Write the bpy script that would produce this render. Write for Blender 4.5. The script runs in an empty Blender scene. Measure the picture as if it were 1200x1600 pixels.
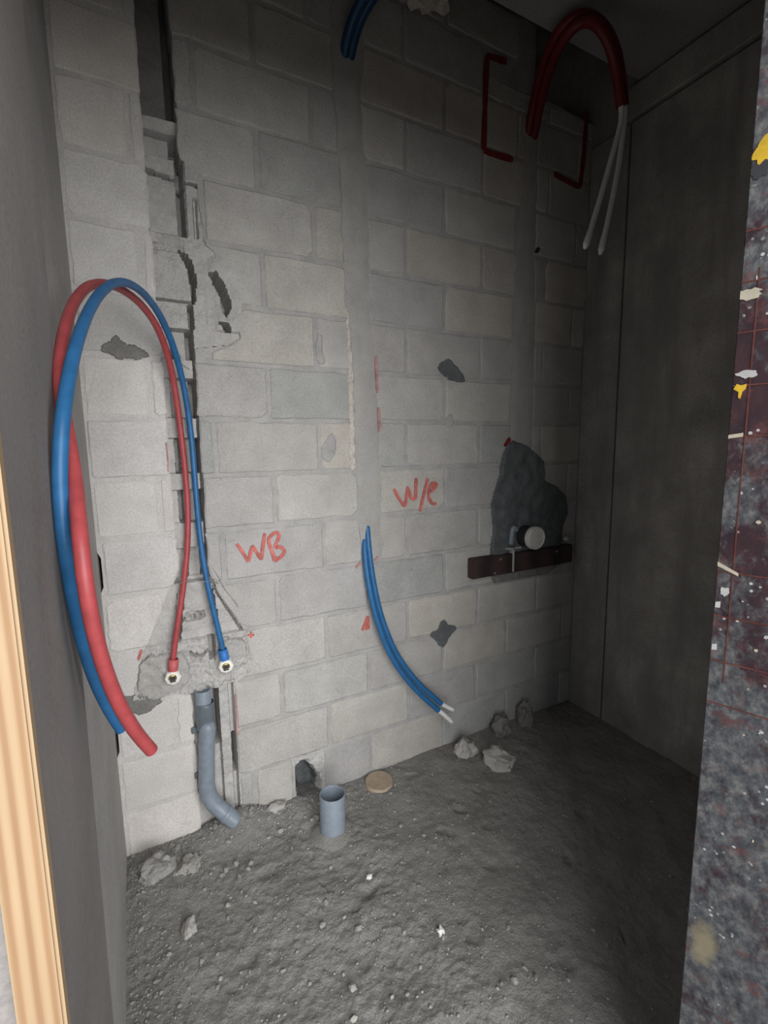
import bpy, bmesh, math, random
from mathutils import Vector, Matrix, noise
random.seed(7)
S = bpy.context.scene
C = S.collection

# ------------------------------------------------------------------ camera, sky, light, exposure
cam = bpy.data.cameras.new('camera')
cam.sensor_fit = 'HORIZONTAL'; cam.sensor_width = 36.0
cam.lens = 737.33 / 1200 * 36.0; cam.clip_start = 0.02
co = bpy.data.objects.new('camera', cam); C.objects.link(co)
_r = Vector((0.88374219, -0.46777264, -0.0137294)); _u = Vector((0.07535029, 0.11327829, 0.99070195)); _w = Vector((0.46186802, 0.87655963, -0.13535561))
M = Matrix((_r, _u, -_w)).transposed().to_4x4(); M.translation = Vector((-0.4669, -1.7993, 1.4924))
co.matrix_world = M
S.camera = co

wd = bpy.data.worlds.new('overcast'); S.world = wd; wd.use_nodes = True
bg = wd.node_tree.nodes['Background']; bg.inputs[0].default_value = (0.80, 0.87, 1.0, 1); bg.inputs[1].default_value = 0.44

def area(name, loc, target, sx, sy, power, col):
    l = bpy.data.lights.new(name, 'AREA'); l.shape = 'RECTANGLE'; l.size = sx; l.size_y = sy; l.energy = power; l.color = col
    o = bpy.data.objects.new(name, l); C.objects.link(o); o.location = loc
    o.rotation_euler = (Vector(target) - Vector(loc)).to_track_quat('-Z', 'Y').to_euler()
    return o
# daylight through the open end of the hall behind the doorway
area('hall_opening_daylight', (-0.3, -5.2, 2.85), (-0.3, 0, 2.85), 5.0, 5.1, 550, (0.985, 0.99, 1.0))
S.view_settings.view_transform = 'Standard'; S.view_settings.look = 'None'
S.view_settings.exposure = 0.0; S.view_settings.gamma = 1.0; S.view_settings.use_curve_mapping = False

# ------------------------------------------------------------------ helpers
def tag(o, label=None, cat=None, group=None, kind=None):
    if label: o['label'] = label
    if cat: o['category'] = cat
    if group: o['group'] = group
    if kind: o['kind'] = kind
    return o
def empty(name, loc):
    o = bpy.data.objects.new(name, None); C.objects.link(o); o.location = loc; o.empty_display_size = .05
    return o
def mesh(name, V, F, mat, parent=None, smooth=False):
    me = bpy.data.meshes.new(name); me.from_pydata([tuple(v) for v in V], [], F); me.validate(); me.update()
    if smooth:
        for p in me.polygons: p.use_smooth = True
    o = bpy.data.objects.new(name, me); C.objects.link(o)
    if mat: me.materials.append(mat)
    if parent:
        o.parent = parent
        o.matrix_parent_inverse = Matrix.Translation(-Vector(parent.location))
    return o
def bm_obj(name, bm, mat, parent=None, smooth=False):
    bmesh.ops.recalc_face_normals(bm, faces=bm.faces)
    me = bpy.data.meshes.new(name); bm.to_mesh(me); bm.free()
    if smooth:
        for p in me.polygons: p.use_smooth = True
    o = bpy.data.objects.new(name, me); C.objects.link(o); me.materials.append(mat)
    if parent:
        o.parent = parent
        o.matrix_parent_inverse = Matrix.Translation(-Vector(parent.location))
    return o
def box(bm, x0, x1, y0, y1, z0, z1, bev=0.0, seg=1):
    r = bmesh.ops.create_cube(bm, size=1.0)
    for v in r['verts']:
        v.co = Vector(((x0 + x1) / 2 + v.co.x * (x1 - x0), (y0 + y1) / 2 + v.co.y * (y1 - y0), (z0 + z1) / 2 + v.co.z * (z1 - z0)))
    if bev:
        es = list({e for v in r['verts'] for e in v.link_edges})
        bmesh.ops.bevel(bm, geom=es, offset=bev, segments=seg, affect='EDGES')
def catmull(P, n):
    P = [Vector(p) for p in P]; out = []
    for i in range(len(P) - 1):
        a = P[max(i - 1, 0)]; b = P[i]; c = P[i + 1]; d = P[min(i + 2, len(P) - 1)]
        for k in range(n):
            t = k / n
            out.append(0.5 * ((2 * b) + (c - a) * t + (2 * a - 5 * b + 4 * c - d) * t * t + (3 * b - a - 3 * c + d) * t ** 3))
    out.append(P[-1]); return out
def smooth_path(P, it=2):
    P = [Vector(p) for p in P]
    for _ in range(it):
        P = [P[0]] + [(P[i - 1] + 2 * P[i] + P[i + 1]) / 4 for i in range(1, len(P) - 1)] + [P[-1]]
    return P
def tube(bm, P, rad, seg=14, cap0=True, cap1=True, wall=0.0):
    """swept tube with parallel transport; rad a number or list. wall>0 hollows the far end."""
    P = [Vector(p) for p in P]; n = len(P)
    R = rad if isinstance(rad, (list, tuple)) else [rad] * n
    t = (P[1] - P[0]).normalized(); a = Vector((0, 0, 1)) if abs(t.z) < .9 else Vector((1, 0, 0))
    u = t.cross(a).normalized(); rings = []
    for i in range(n):
        t2 = (P[min(i + 1, n - 1)] - P[max(i - 1, 0)]).normalized()
        u = (u - t2 * u.dot(t2)).normalized(); v = t2.cross(u)
        rings.append([bm.verts.new(P[i] + R[i] * (math.cos(2 * math.pi * k / seg) * u + math.sin(2 * math.pi * k / seg) * v)) for k in range(seg)])
    for i in range(n - 1):
        for k in range(seg):
            bm.faces.new((rings[i][k], rings[i][(k + 1) % seg], rings[i + 1][(k + 1) % seg], rings[i + 1][k]))
    if cap0: bm.faces.new(rings[0][::-1])
    if cap1: bm.faces.new(rings[-1])
    return rings
def lathe(bm, prof, origin, axis, seg=28):
    """prof: list of (r, h) revolved about axis; r==0 closes."""
    axis = Vector(axis).normalized(); a = Vector((0, 0, 1)) if abs(axis.z) < .9 else Vector((1, 0, 0))
    u = axis.cross(a).normalized(); v = axis.cross(u); o = Vector(origin); rings = []
    for r, h in prof:
        if r < 1e-6: rings.append([bm.verts.new(o + axis * h)])
        else: rings.append([bm.verts.new(o + axis * h + r * (math.cos(2 * math.pi * k / seg) * u + math.sin(2 * math.pi * k / seg) * v)) for k in range(seg)])
    for A, B in zip(rings, rings[1:]):
        for k in range(seg):
            k2 = (k + 1) % seg
            f = [A[k % len(A)], A[k2 % len(A)], B[k2 % len(B)], B[k % len(B)]]
            g = []
            for q in f:
                if q not in g: g.append(q)
            if len(g) > 2: bm.faces.new(g)
def N(x, y, z, oct=4, s=1.0):
    return noise.fractal(Vector((x * s, y * s, z * s)), 1.0, 2.0, oct)
def interp(tab, z):
    if z <= tab[0][0]: return tab[0][1]
    for (a, va), (b, vb) in zip(tab, tab[1:]):
        if z <= b: return va + (vb - va) * (z - a) / (b - a) if b > a else vb
    return tab[-1][1]
def inside(x, z, poly):
    c = False; j = len(poly) - 1
    for i in range(len(poly)):
        (xi, zi), (xj, zj) = poly[i], poly[j]
        if (zi > z) != (zj > z) and x < (xj - xi) * (z - zi) / (zj - zi) + xi: c = not c
        j = i
    return c

# ------------------------------------------------------------------ materials
def mat(name):
    m = bpy.data.materials.new(name); m.use_nodes = True
    nt = m.node_tree; b = nt.nodes['Principled BSDF']
    return m, nt, b
def nd(nt, typ, **kw):
    n = nt.nodes.new(typ)
    for k, v in kw.items():
        if k.startswith('i_'):
            key = k[2:]; key = int(key) if key.isdigit() else key.replace('_', ' ')
            n.inputs[key].default_value = v
        else: setattr(n, k, v)
    return n
def ramp(nt, fac, stops):
    r = nt.nodes.new('ShaderNodeValToRGB'); e = r.color_ramp.elements
    while len(e) < len(stops): e.new(.5)
    for el, (p, c) in zip(e, stops): el.position = p; el.color = (*c, 1) if len(c) == 3 else c
    nt.links.new(fac, r.inputs[0]); return r
def mix(nt, fac, a, b, typ='MIX'):
    m = nt.nodes.new('ShaderNodeMix'); m.data_type = 'RGBA'; m.blend_type = typ
    for sock, v in ((m.inputs[0], fac), (m.inputs[6], a), (m.inputs[7], b)):
        if isinstance(v, (int, float)): sock.default_value = v
        elif isinstance(v, (tuple, list)): sock.default_value = (*v, 1) if len(v) == 3 else v
        else: nt.links.new(v, sock)
    return m.outputs[2]
def noise_tex(nt, vec, scale, detail=5, rough=.6):
    n = nd(nt, 'ShaderNodeTexNoise'); n.inputs['Scale'].default_value = scale; n.inputs['Detail'].default_value = detail; n.inputs['Roughness'].default_value = rough
    nt.links.new(vec, n.inputs['Vector']); return n.outputs['Fac']
def geo_pos(nt): return nt.nodes.new('ShaderNodeNewGeometry').outputs['Position']
def bump(nt, b, h, strength, dist):
    n = nd(nt, 'ShaderNodeBump'); n.inputs['Strength'].default_value = strength; n.inputs['Distance'].default_value = dist
    nt.links.new(h, n.inputs['Height']); nt.links.new(n.outputs[0], b.inputs['Normal'])
def concrete(name, dark, light, scale=9, fine=160, bstr=.5, bdist=.004, tint=0.0, rough=.93, streak=None, pores=0.0):
    m, nt, b = mat(name); p = geo_pos(nt)
    n1 = noise_tex(nt, p, scale, 6, .62); c = ramp(nt, n1, [(.3, dark), (.7, light)]).outputs[0]
    n2 = noise_tex(nt, p, fine, 4, .7); f = ramp(nt, n2, [(.3, (.72, .72, .72)), (.62, (1.06, 1.06, 1.06))]).outputs[0]
    c = mix(nt, .75, c, f, 'MULTIPLY')
    if tint:
        oi = nd(nt, 'ShaderNodeObjectInfo')
        t = ramp(nt, oi.outputs['Random'], [(0, (.80, .82, .82)), (.3, (.95, .96, .95)), (.5, (1.06, 1.02, .95)), (.75, (.88, .87, .88)), (1, (1.08, 1.06, 1.02))]).outputs[0]
        c = mix(nt, tint, c, t, 'MULTIPLY')
    if pores:
        v = nd(nt, 'ShaderNodeTexVoronoi'); v.inputs['Scale'].default_value = 95; nt.links.new(p, v.inputs['Vector'])
        pr = ramp(nt, v.outputs['Distance'], [(.10, (.45, .45, .45)), (.24, (1, 1, 1))]).outputs[0]
        n3 = noise_tex(nt, p, 22, 3); gate = ramp(nt, n3, [(.48, (0, 0, 0)), (.62, (pores,) * 3)]).outputs[0]
        c = mix(nt, gate, c, mix(nt, 1.0, c, pr, 'MULTIPLY'))
    if streak:
        mp = nd(nt, 'ShaderNodeMapping'); mp.inputs['Scale'].default_value = (5, 5, .8); nt.links.new(p, mp.inputs[0])
        n4 = noise_tex(nt, mp.outputs[0], 1.6, 4); g = ramp(nt, n4, [(.45, (0, 0, 0)), (.7, (1, 1, 1))]).outputs[0]
        c = mix(nt, g, c, streak)
    nt.links.new(c, b.inputs['Base Color']); b.inputs['Roughness'].default_value = rough
    b.inputs['Specular IOR Level'].default_value = .15
    h = mix(nt, .35, n2, n1); bump(nt, b, h, bstr, bdist)
    return m
M_BLOCK = concrete('block_concrete', (.47, .455, .435), (.60, .585, .56), 7, 170, 1.0, .008, tint=1.0, pores=.8)
M_BLOCKL = concrete('slurry_coated_block', (.55, .525, .50), (.68, .655, .63), 6, 170, .5, .004, tint=.5)
M_SLURRY = concrete('slurry_joint', (.50, .48, .455), (.62, .595, .57), 9, 200, .5, .003)
M_MORTAR = concrete('joint_mortar', (.34, .33, .316), (.465, .45, .43), 14, 220, .6, .004)
M_CHASE = concrete('broken_block_face', (.43, .415, .395), (.57, .55, .525), 16, 200, .9, .006)
M_CHASE_SHADE = concrete('shaded_chase_lining', (.16, .155, .15), (.23, .225, .215), 12, 160, .6, .004)  # chase surface darkened to paint the shade in the upper recess
M_STRIP = concrete('chase_fill_mortar', (.36, .345, .325), (.44, .425, .40), 10, 240, .35, .003)
M_WET_SHADE = concrete('damp_and_shaded_mortar', (.095, .102, .104), (.155, .165, .168), 14, 150, .7, .005)  # wet mortar, also the painted shade in the broken block cavity
M_DAB = concrete('dark_patch_mortar', (.17, .165, .155), (.25, .24, .225), 18, 150, .6, .004)
M_PLASTER_L = concrete('inner_left_plaster', (.40, .385, .37), (.50, .48, .46), 5, 140, .25, .002)
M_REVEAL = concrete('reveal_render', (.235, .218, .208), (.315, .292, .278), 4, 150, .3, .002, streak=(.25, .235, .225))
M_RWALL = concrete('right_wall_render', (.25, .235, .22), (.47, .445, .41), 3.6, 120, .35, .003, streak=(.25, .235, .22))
M_CEIL = concrete('slab_soffit', (.27, .25, .255), (.36, .34, .34), 3, 100, .3, .003)
M_FLOOR = concrete('rubbly_screed', (.235, .225, .207), (.335, .325, .303), 6, 150, 1.0, .009, pores=0.0)
M_STONE = concrete('rubble_stone', (.28, .275, .265), (.40, .39, .375), 30, 180, .6, .004, tint=.8)
M_GRIT = concrete('mixed_grit', (.19, .185, .175), (.42, .41, .39), 60, 200, .4, .002)
M_PALESTONE = concrete('pale_stone', (.36, .34, .32), (.47, .45, .42), 25, 180, .5, .004)
M_WHITE = concrete('white_chip', (.72, .71, .68), (.80, .79, .77), 30, 180, .3, .002)
M_LUMP = concrete('pale_and_lit_mortar', (.52, .47, .42), (.66, .61, .55), 22, 120, .8, .008)  # pale mortar; on the lump the paleness also paints light from above

def plastic(name, col, rough=.42, var=.12, spec=.4):
    m, nt, b = mat(name); p = geo_pos(nt); n = noise_tex(nt, p, 35, 4)
    d = tuple(c * (1 - var) for c in col); l = tuple(min(1, c * (1 + var)) for c in col)
    nt.links.new(ramp(nt, n, [(.35, d), (.65, l)]).outputs[0], b.inputs['Base Color'])
    b.inputs['Roughness'].default_value = rough; b.inputs['Specular IOR Level'].default_value = spec
    return m
M_RED = plastic('red_conduit', (.37, .062, .066)); M_REDCOL = plastic('red_collar', (.50, .11, .11), .5)
M_RED_SHADE = plastic('shaded_red_conduit', (.14, .009, .012))  # red conduit darkened for the shade under the ceiling
M_BLUE = plastic('blue_conduit', (.024, .125, .29)); M_BLUE_SHADE = plastic('shaded_blue_conduit', (.008, .05, .12)); M_BLUECOL = plastic('blue_collar', (.035, .17, .48), .5)  # second blue is the conduit darkened for shade at the wall top
M_WHPIPE = plastic('white_inner_pipe', (.74, .73, .70), .4, .05)
M_GREY = plastic('grey_pvc', (.215, .25, .29), .38, .10); M_DGREY = plastic('dark_grey_pvc', (.125, .145, .165), .4, .1)
M_CAPW = plastic('dull_white_cap', (.60, .59, .54), .5, .08)
M_TAN = plastic('tan_cap', (.38, .30, .22), .9, .12)
M_FIT = plastic('white_fitting', (.80, .78, .74), .5, .05)
M_HOLE_AND_SHADE = plastic('dark_socket_and_shade', (.03, .03, .035), .7, .1)
M_PAINT = plastic('red_marker_paint', (.50, .15, .13), .8, .25, .1)
M_PAINTF = plastic('faded_marker_paint', (.44, .25, .23), .8, .25, .1); M_PAINT_SHADE = plastic('shaded_marker_paint', (.20, .03, .028), .8, .25, .1)  # last one is the red marker paint darkened for low light
m, nt, b = mat('brass'); b.inputs['Base Color'].default_value = (.78, .62, .25, 1); b.inputs['Metallic'].default_value = 1; b.inputs['Roughness'].default_value = .3; M_BRASS = m
m, nt, b = mat('tie_wire'); b.inputs['Base Color'].default_value = (.55, .52, .48, 1); b.inputs['Metallic'].default_value = .8; b.inputs['Roughness'].default_value = .45; M_WIRE = m

def wood(name, c0, c1, c2, sc, axis_scale):
    m, nt, b = mat(name); p = geo_pos(nt)
    mp = nd(nt, 'ShaderNodeMapping'); mp.inputs['Scale'].default_value = axis_scale; nt.links.new(p, mp.inputs[0])
    w = nd(nt, 'ShaderNodeTexWave'); w.bands_direction = 'X'; w.inputs['Scale'].default_value = sc; w.inputs['Distortion'].default_value = 2.2
    w.inputs['Detail'].default_value = 3; w.inputs['Detail Scale'].default_value = .7; nt.links.new(mp.outputs[0], w.inputs['Vector'])
    c = ramp(nt, w.outputs['Fac'], [(.1, c0), (.55, c1), (.9, c2)]).outputs[0]
    n = noise_tex(nt, mp.outputs[0], 90, 3); c = mix(nt, .5, c, ramp(nt, n, [(.3, (.8, .8, .8)), (.7, (1.05, 1.05, 1.05))]).outputs[0], 'MULTIPLY')
    nt.links.new(c, b.inputs['Base Color']); b.inputs['Roughness'].default_value = .7; bump(nt, b, w.outputs['Fac'], .15, .001)
    return m
M_PINE = wood('pine_timber', (.41, .285, .165), (.37, .24, .13), (.30, .175, .088), 26, (1, 1, .06))
M_BROWN = wood('dark_stained_wood', (.055, .030, .028), (.040, .022, .022), (.025, .014, .015), 20, (.1, 1, 1))

# paint and cement spattered plywood
def mth(nt, op, a, v):
    n = nd(nt, 'ShaderNodeMath', operation=op); nt.links.new(a, n.inputs[0]); n.inputs[1].default_value = v; return n.outputs[0]
def panel_mat():
    m, nt, b = mat('spattered_formply'); tc = nt.nodes.new('ShaderNodeTexCoord'); o = tc.outputs['Object']
    mp = nd(nt, 'ShaderNodeMapping'); mp.inputs['Scale'].default_value = (1.7, 1, 1.2); mp.inputs['Rotation'].default_value = (0, .6, 0); nt.links.new(o, mp.inputs[0]); v = mp.outputs[0]
    sx = nd(nt, 'ShaderNodeSeparateXYZ'); nt.links.new(o, sx.inputs[0])
    film = ramp(nt, noise_tex(nt, v, 24, 5), [(.35, (.020, .011, .015)), (.7, (.050, .020, .024))]).outputs[0]
    g1 = noise_tex(nt, v, 11, 9, .72)
    zr = nd(nt, 'ShaderNodeMapRange'); nt.links.new(sx.outputs[2], zr.inputs[0]); zr.inputs[1].default_value = .4; zr.inputs[2].default_value = 2.4
    zb = ramp(nt, zr.outputs[0], [(0, (.60,) * 3), (.30, (.60,) * 3), (.40, (.50,) * 3), (.44, (.44,) * 3), (.50, (.56,) * 3), (.555, (.40,) * 3), (.63, (.40,) * 3), (.68, (.56,) * 3), (1, (.58,) * 3)])
    mm = nd(nt, 'ShaderNodeMath', operation='ADD'); nt.links.new(g1, mm.inputs[0]); nt.links.new(zb.outputs[0], mm.inputs[1])
    mr = nd(nt, 'ShaderNodeMath', operation='MULTIPLY'); nt.links.new(mm.outputs[0], mr.inputs[0]); mr.inputs[1].default_value = .5
    cem = ramp(nt, noise_tex(nt, v, 34, 7, .72), [(.32, (.018, .020, .026)), (.48, (.066, .070, .076)), (.66, (.17, .167, .158))]).outputs[0]
    c = mix(nt, ramp(nt, mr.outputs[0], [(.475, (0, 0, 0)), (.535, (1, 1, 1))]).outputs[0], film, cem)
    mp2 = nd(nt, 'ShaderNodeMapping'); mp2.inputs['Location'].default_value = (3, 1, 7); mp2.inputs['Scale'].default_value = (1.5, 1, 2.0); mp2.inputs['Rotation'].default_value = (0, .5, 0); nt.links.new(o, mp2.inputs[0])
    g2 = noise_tex(nt, mp2.outputs[0], 11, 8, .7)
    c = mix(nt, ramp(nt, g2, [(.54, (0, 0, 0)), (.66, (.75, .75, .75))]).outputs[0], c, (.115, .040, .038))
    mp3 = nd(nt, 'ShaderNodeMapping'); mp3.inputs['Location'].default_value = (9, 2, 1); nt.links.new(o, mp3.inputs[0])
    g3 = noise_tex(nt, mp3.outputs[0], 8, 6, .6)
    c = mix(nt, ramp(nt, g3, [(.60, (0, 0, 0)), (.72, (.7, .7, .7))]).outputs[0], c, (.17, .155, .12))
    # white specks
    vo = nd(nt, 'ShaderNodeTexVoronoi'); vo.inputs['Scale'].default_value = 75; nt.links.new(o, vo.inputs['Vector'])
    sp = ramp(nt, vo.outputs['Distance'], [(.16, (1, 1, 1)), (.22, (0, 0, 0))]).outputs[0]
    gate = ramp(nt, noise_tex(nt, o, 14, 4), [(.54, (0, 0, 0)), (.60, (1, 1, 1))]).outputs[0]
    c = mix(nt, mix(nt, 1.0, sp, gate, 'MULTIPLY'), c, (.42, .41, .39))
    # tan smear low on the edge
    mps = nd(nt, 'ShaderNodeMapping'); mps.inputs['Location'].default_value = (-.028 / .032, 0, -.565 / .075); mps.inputs['Scale'].default_value = (1 / .032, .01, 1 / .075); nt.links.new(o, mps.inputs[0])
    ln = nd(nt, 'ShaderNodeVectorMath', operation='LENGTH'); nt.links.new(mps.outputs[0], ln.inputs[0])
    ad = nd(nt, 'ShaderNodeMath', operation='ADD'); nt.links.new(ln.outputs['Value'], ad.inputs[0]); nt.links.new(noise_tex(nt, o, 30, 4), ad.inputs[1])
    c = mix(nt, ramp(nt, mth(nt, 'MULTIPLY', ad.outputs[0], .6), [(.48, (.85, .85, .85)), (.75, (0, 0, 0))]).outputs[0], c, (.24, .205, .13))
    nt.links.new(c, b.inputs['Base Color']); b.inputs['Roughness'].default_value = .62; b.inputs['Specular IOR Level'].default_value = .3
    bump(nt, b, g1, .3, .002)
    return m
M_PANEL = panel_mat()
M_PLYEDGE = wood('ply_edge', (.50, .40, .28), (.40, .30, .2), (.28, .2, .13), 60, (1, 1, .1))
M_YELLOW = plastic('yellow_paint', (.50, .32, .02), .6, .2); M_CREAM = plastic('cream_paint', (.42, .38, .29), .7, .15)
M_OFFW = plastic('offwhite_paint', (.42, .41, .39), .7, .12); M_RUST = plastic('rust_paint', (.11, .036, .028), .7, .3, .2)

# ------------------------------------------------------------------ structure
ZC = 3.12           # slab soffit
wall = mesh('wall_back', [(-1.1, .16, -.1), (2.2, .16, -.1), (2.2, .16, 3.7), (-1.1, .16, 3.7), (-1.1, .3, -.1), (2.2, .3, -.1), (2.2, .3, 3.7), (-1.1, .3, 3.7)],
            [(0, 1, 2, 3), (5, 4, 7, 6), (4, 0, 3, 7), (1, 5, 6, 2), (3, 2, 6, 7), (4, 5, 1, 0)], M_CHASE)
tag(wall, 'bare concrete block wall with mortared pipe chases and red marks', None, None, 'structure')

bm = bmesh.new(); box(bm, -1.1, -.595, -.86, .16, -.1, 3.7); wl = bm_obj('wall_left', bm, M_PLASTER_L)
tag(wl, 'plastered left side wall of the washroom', None, None, 'structure')
# door reveal: the thick end of the left wall, rendered darker, slightly out of plumb
V = []; 
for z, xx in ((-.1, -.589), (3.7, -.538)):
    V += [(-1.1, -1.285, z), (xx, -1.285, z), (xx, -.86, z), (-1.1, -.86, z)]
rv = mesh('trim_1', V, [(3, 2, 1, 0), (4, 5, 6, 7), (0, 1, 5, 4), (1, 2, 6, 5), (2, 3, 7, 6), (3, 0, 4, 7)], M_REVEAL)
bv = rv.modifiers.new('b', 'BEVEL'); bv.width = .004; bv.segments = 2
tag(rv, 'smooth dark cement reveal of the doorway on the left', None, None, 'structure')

# right wall: rear pilaster strip and slightly proud near part, band along the top
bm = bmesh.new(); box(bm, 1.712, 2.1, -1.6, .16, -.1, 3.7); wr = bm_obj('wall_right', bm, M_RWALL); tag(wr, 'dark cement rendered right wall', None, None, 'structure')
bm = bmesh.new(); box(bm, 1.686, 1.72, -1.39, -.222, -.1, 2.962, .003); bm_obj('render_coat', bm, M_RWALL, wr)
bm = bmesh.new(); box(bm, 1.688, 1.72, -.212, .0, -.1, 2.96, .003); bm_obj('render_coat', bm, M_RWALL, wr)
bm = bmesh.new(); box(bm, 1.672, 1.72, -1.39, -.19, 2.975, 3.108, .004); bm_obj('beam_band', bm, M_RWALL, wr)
# front wall right of the doorway, and the lintel over it
bm = bmesh.new(); box(bm, .50, 2.1, -1.575, -1.385, -.1, 3.7); tag(bm_obj('wall_front', bm, M_RWALL), 'front wall beside the doorway', None, None, 'structure')
bm = bmesh.new(); box(bm, -1.1, .50, -1.575, -1.39, 2.18, 3.7); tag(bm_obj('trim_2', bm, M_RWALL), 'concrete lintel over the doorway', None, None, 'structure')
# slab: stops short of the back wall; a shaft closes above the gap
bm = bmesh.new(); box(bm, -1.1, 2.1, -1.6, -.245, ZC, ZC + .2, .004); ce = bm_obj('ceiling', bm, M_CEIL)
tag(ce, 'dark concrete slab soffit ending short of the back wall', None, None, 'structure')
bm = bmesh.new(); box(bm, -1.1, 2.1, -1.6, .3, 3.7, 3.8); bm_obj('upper_slab', bm, M_CEIL, ce)

# floor: rough screed, mounded towards the left corner
def floor_z(x, y):
    z = .010 * N(x, y, 0, 4, 5) + .0035 * N(x, y, 3, 4, 34) * (1.0 if x < .3 else .5)
    z += (.0016 * N(x, y, 6, 3, 95) + .003 * max(0, N(x, y, 2, 2, 48)) ** 1.0) * (1.0 if x < .25 else .6)
    z += .045 * math.exp(-((x + .52) / .16) ** 2 - ((y + .12) / .22) ** 2)
    z += .022 * math.exp(-((x + .10) / .28) ** 2 - ((y + .02) / .09) ** 2)
    z += .018 * math.exp(-((x - 1.1) / .4) ** 2 - ((y + .02) / .12) ** 2)
    z += .060 * math.exp(-((x + .20) / .12) ** 2 - ((y + .03) / .075) ** 2)
    d = noise.voronoi(Vector((x * 9 + .3 * N(x, y, 8, 2, 12), y * 9, .5)))[0][0]
    if N(x, y, 11, 2, 4) > .12: z -= .012 * max(0, 1 - d / .35)
    return z
nx, ny = 560, 400; X0, X1, Y0, Y1 = -.62, 1.74, -1.62, .10
V = []; F = []
for j in range(ny + 1):
    for i in range(nx + 1):
        x = X0 + (X1 - X0) * i / nx; y = Y0 + (Y1 - Y0) * j / ny
        V.append((x, y, floor_z(x, y)))
for j in range(ny):
    for i in range(nx):
        a = j * (nx + 1) + i; F.append((a, a + 1, a + nx + 2, a + nx + 1))
fl = mesh('floor', V, F, M_FLOOR, None, True); tag(fl, 'rough unfinished grey screed floor', None, None, 'structure')
bm = bmesh.new(); box(bm, -6, 6, -9, -1.6, -.16, -.02); bm_obj('hall_floor', bm, M_FLOOR, fl)

# ------------------------------------------------------------------ the block wall
LT = [(0, -.338), (.60, -.338), (.62, -.52), (.78, -.485), (.90, -.43), (1.03, -.372), (1.06, -.352), (1.8, -.352), (2.2, -.360), (3.4, -.357)]
RT = [(0, -.185), (.60, -.185), (.63, -.125), (.72, -.125), (.79, -.135), (.87, -.175), (.95, -.215), (1.04, -.252), (1.84, -.252), (1.87, -.09), (2.10, -.10), (2.20, -.20), (2.42, -.215), (2.44, -.258), (2.9, -.262), (3.4, -.264)]
CL = [(1.02, .375), (1.1, .37), (1.22, .357), (1.8, .352), (2.0, .345), (2.06, .325), (2.5, .314), (2.95, .293)]
CR = [(1.02, .472), (1.4, .467), (1.65, .457), (1.86, .446), (2.05, .431), (2.5, .430), (2.65, .416), (2.8, .404), (2.95, .425)]
DL_ = [(1.45, 1.19), (1.8, 1.198), (2.1, 1.198), (2.4, 1.213), (2.67, 1.242), (2.93, 1.25)]
DR_ = [(1.45, 1.345), (1.8, 1.346), (2.1, 1.342), (2.35, 1.330), (2.93, 1.33)]
def jag(z, s): return .006 * N(z, s, 0, 3, 11) + .003 * N(z, s, 5, 2, 60)
def eL(z): return interp(LT, z) + jag(z, 1) * (.5 if z > 1.1 else 1.0)
def eR(z): return interp(RT, z) + jag(z, 2) * (.4 if z > 2.4 else 1.0)
def eCL(z): return interp(CL, z) + 1.2 * jag(z, 3)
def eCR(z): return interp(CR, z) + 1.2 * jag(z, 4)
def eDL(z): return interp(DL_, z) + jag(z, 5)
def eDR(z): return interp(DR_, z) + jag(z, 6)

def prism(outline, yf, yb, inset, mat_, name, parent, jit=.0014, depth=.004):
    n = len(outline); cx = sum(p[0] for p in outline) / n; cz = sum(p[1] for p in outline) / n
    V = [(x, yb, z) for x, z in outline]
    V += [(x, yf + depth, z) for x, z in outline]
    for i in range(n):
        (ax, az), (bx, bz), (x, z) = outline[i - 1], outline[(i + 1) % n], outline[i]
        tx, tz = bx - ax, bz - az; L = math.hypot(tx, tz) or 1
        nxx, nzz = -tz / L, tx / L                      # inward for CCW in (x,z)
        k = inset * random.uniform(.6, 1.3)
        V.append((x + nxx * k, yf + random.uniform(-jit, jit), z + nzz * k))
    F = []
    for i in range(n):
        j = (i + 1) % n
        F.append((i, j, n + j, n + i)); F.append((n + i, n + j, 2 * n + j, 2 * n + i))
    F.append(tuple(range(2 * n, 3 * n)))
    return mesh(name, V, F, mat_, parent)
def outline(fx0, fx1, z0, z1, nz=6, nxn=8, j=.0022, chip=.012):
    x00, x10, x11, x01 = fx0(z0), fx1(z0), fx1(z1), fx0(z1)
    c = [random.uniform(0, chip) * (1 if random.random() < .7 else 2) for _ in range(4)]
    sd = random.uniform(0, 90); rj = lambda: random.uniform(-j, j) + .0045 * N(random.uniform(0, .6), sd, 1, 2, 2.0)
    P = []
    P += [(x00 + c[0] + (x10 - x00 - c[0] - c[1]) * i / nxn, z0 + rj()) for i in range(nxn + 1)]
    P += [(fx1(z0 + c[1] + (z1 - z0 - c[1] - c[2]) * i / nz) + rj(), z0 + c[1] + (z1 - z0 - c[1] - c[2]) * i / nz) for i in range(nz + 1)]
    P += [(x11 - c[2] - (x11 - x01 - c[2] - c[3]) * i / nxn, z1 + rj()) for i in range(nxn + 1)]
    P += [(fx0(z1 - c[3] - (z1 - z0 - c[3] - c[0]) * i / nz) + rj(), z1 - c[3] - (z1 - z0 - c[3] - c[0]) * i / nz) for i in range(nz + 1)]
    return P

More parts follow.
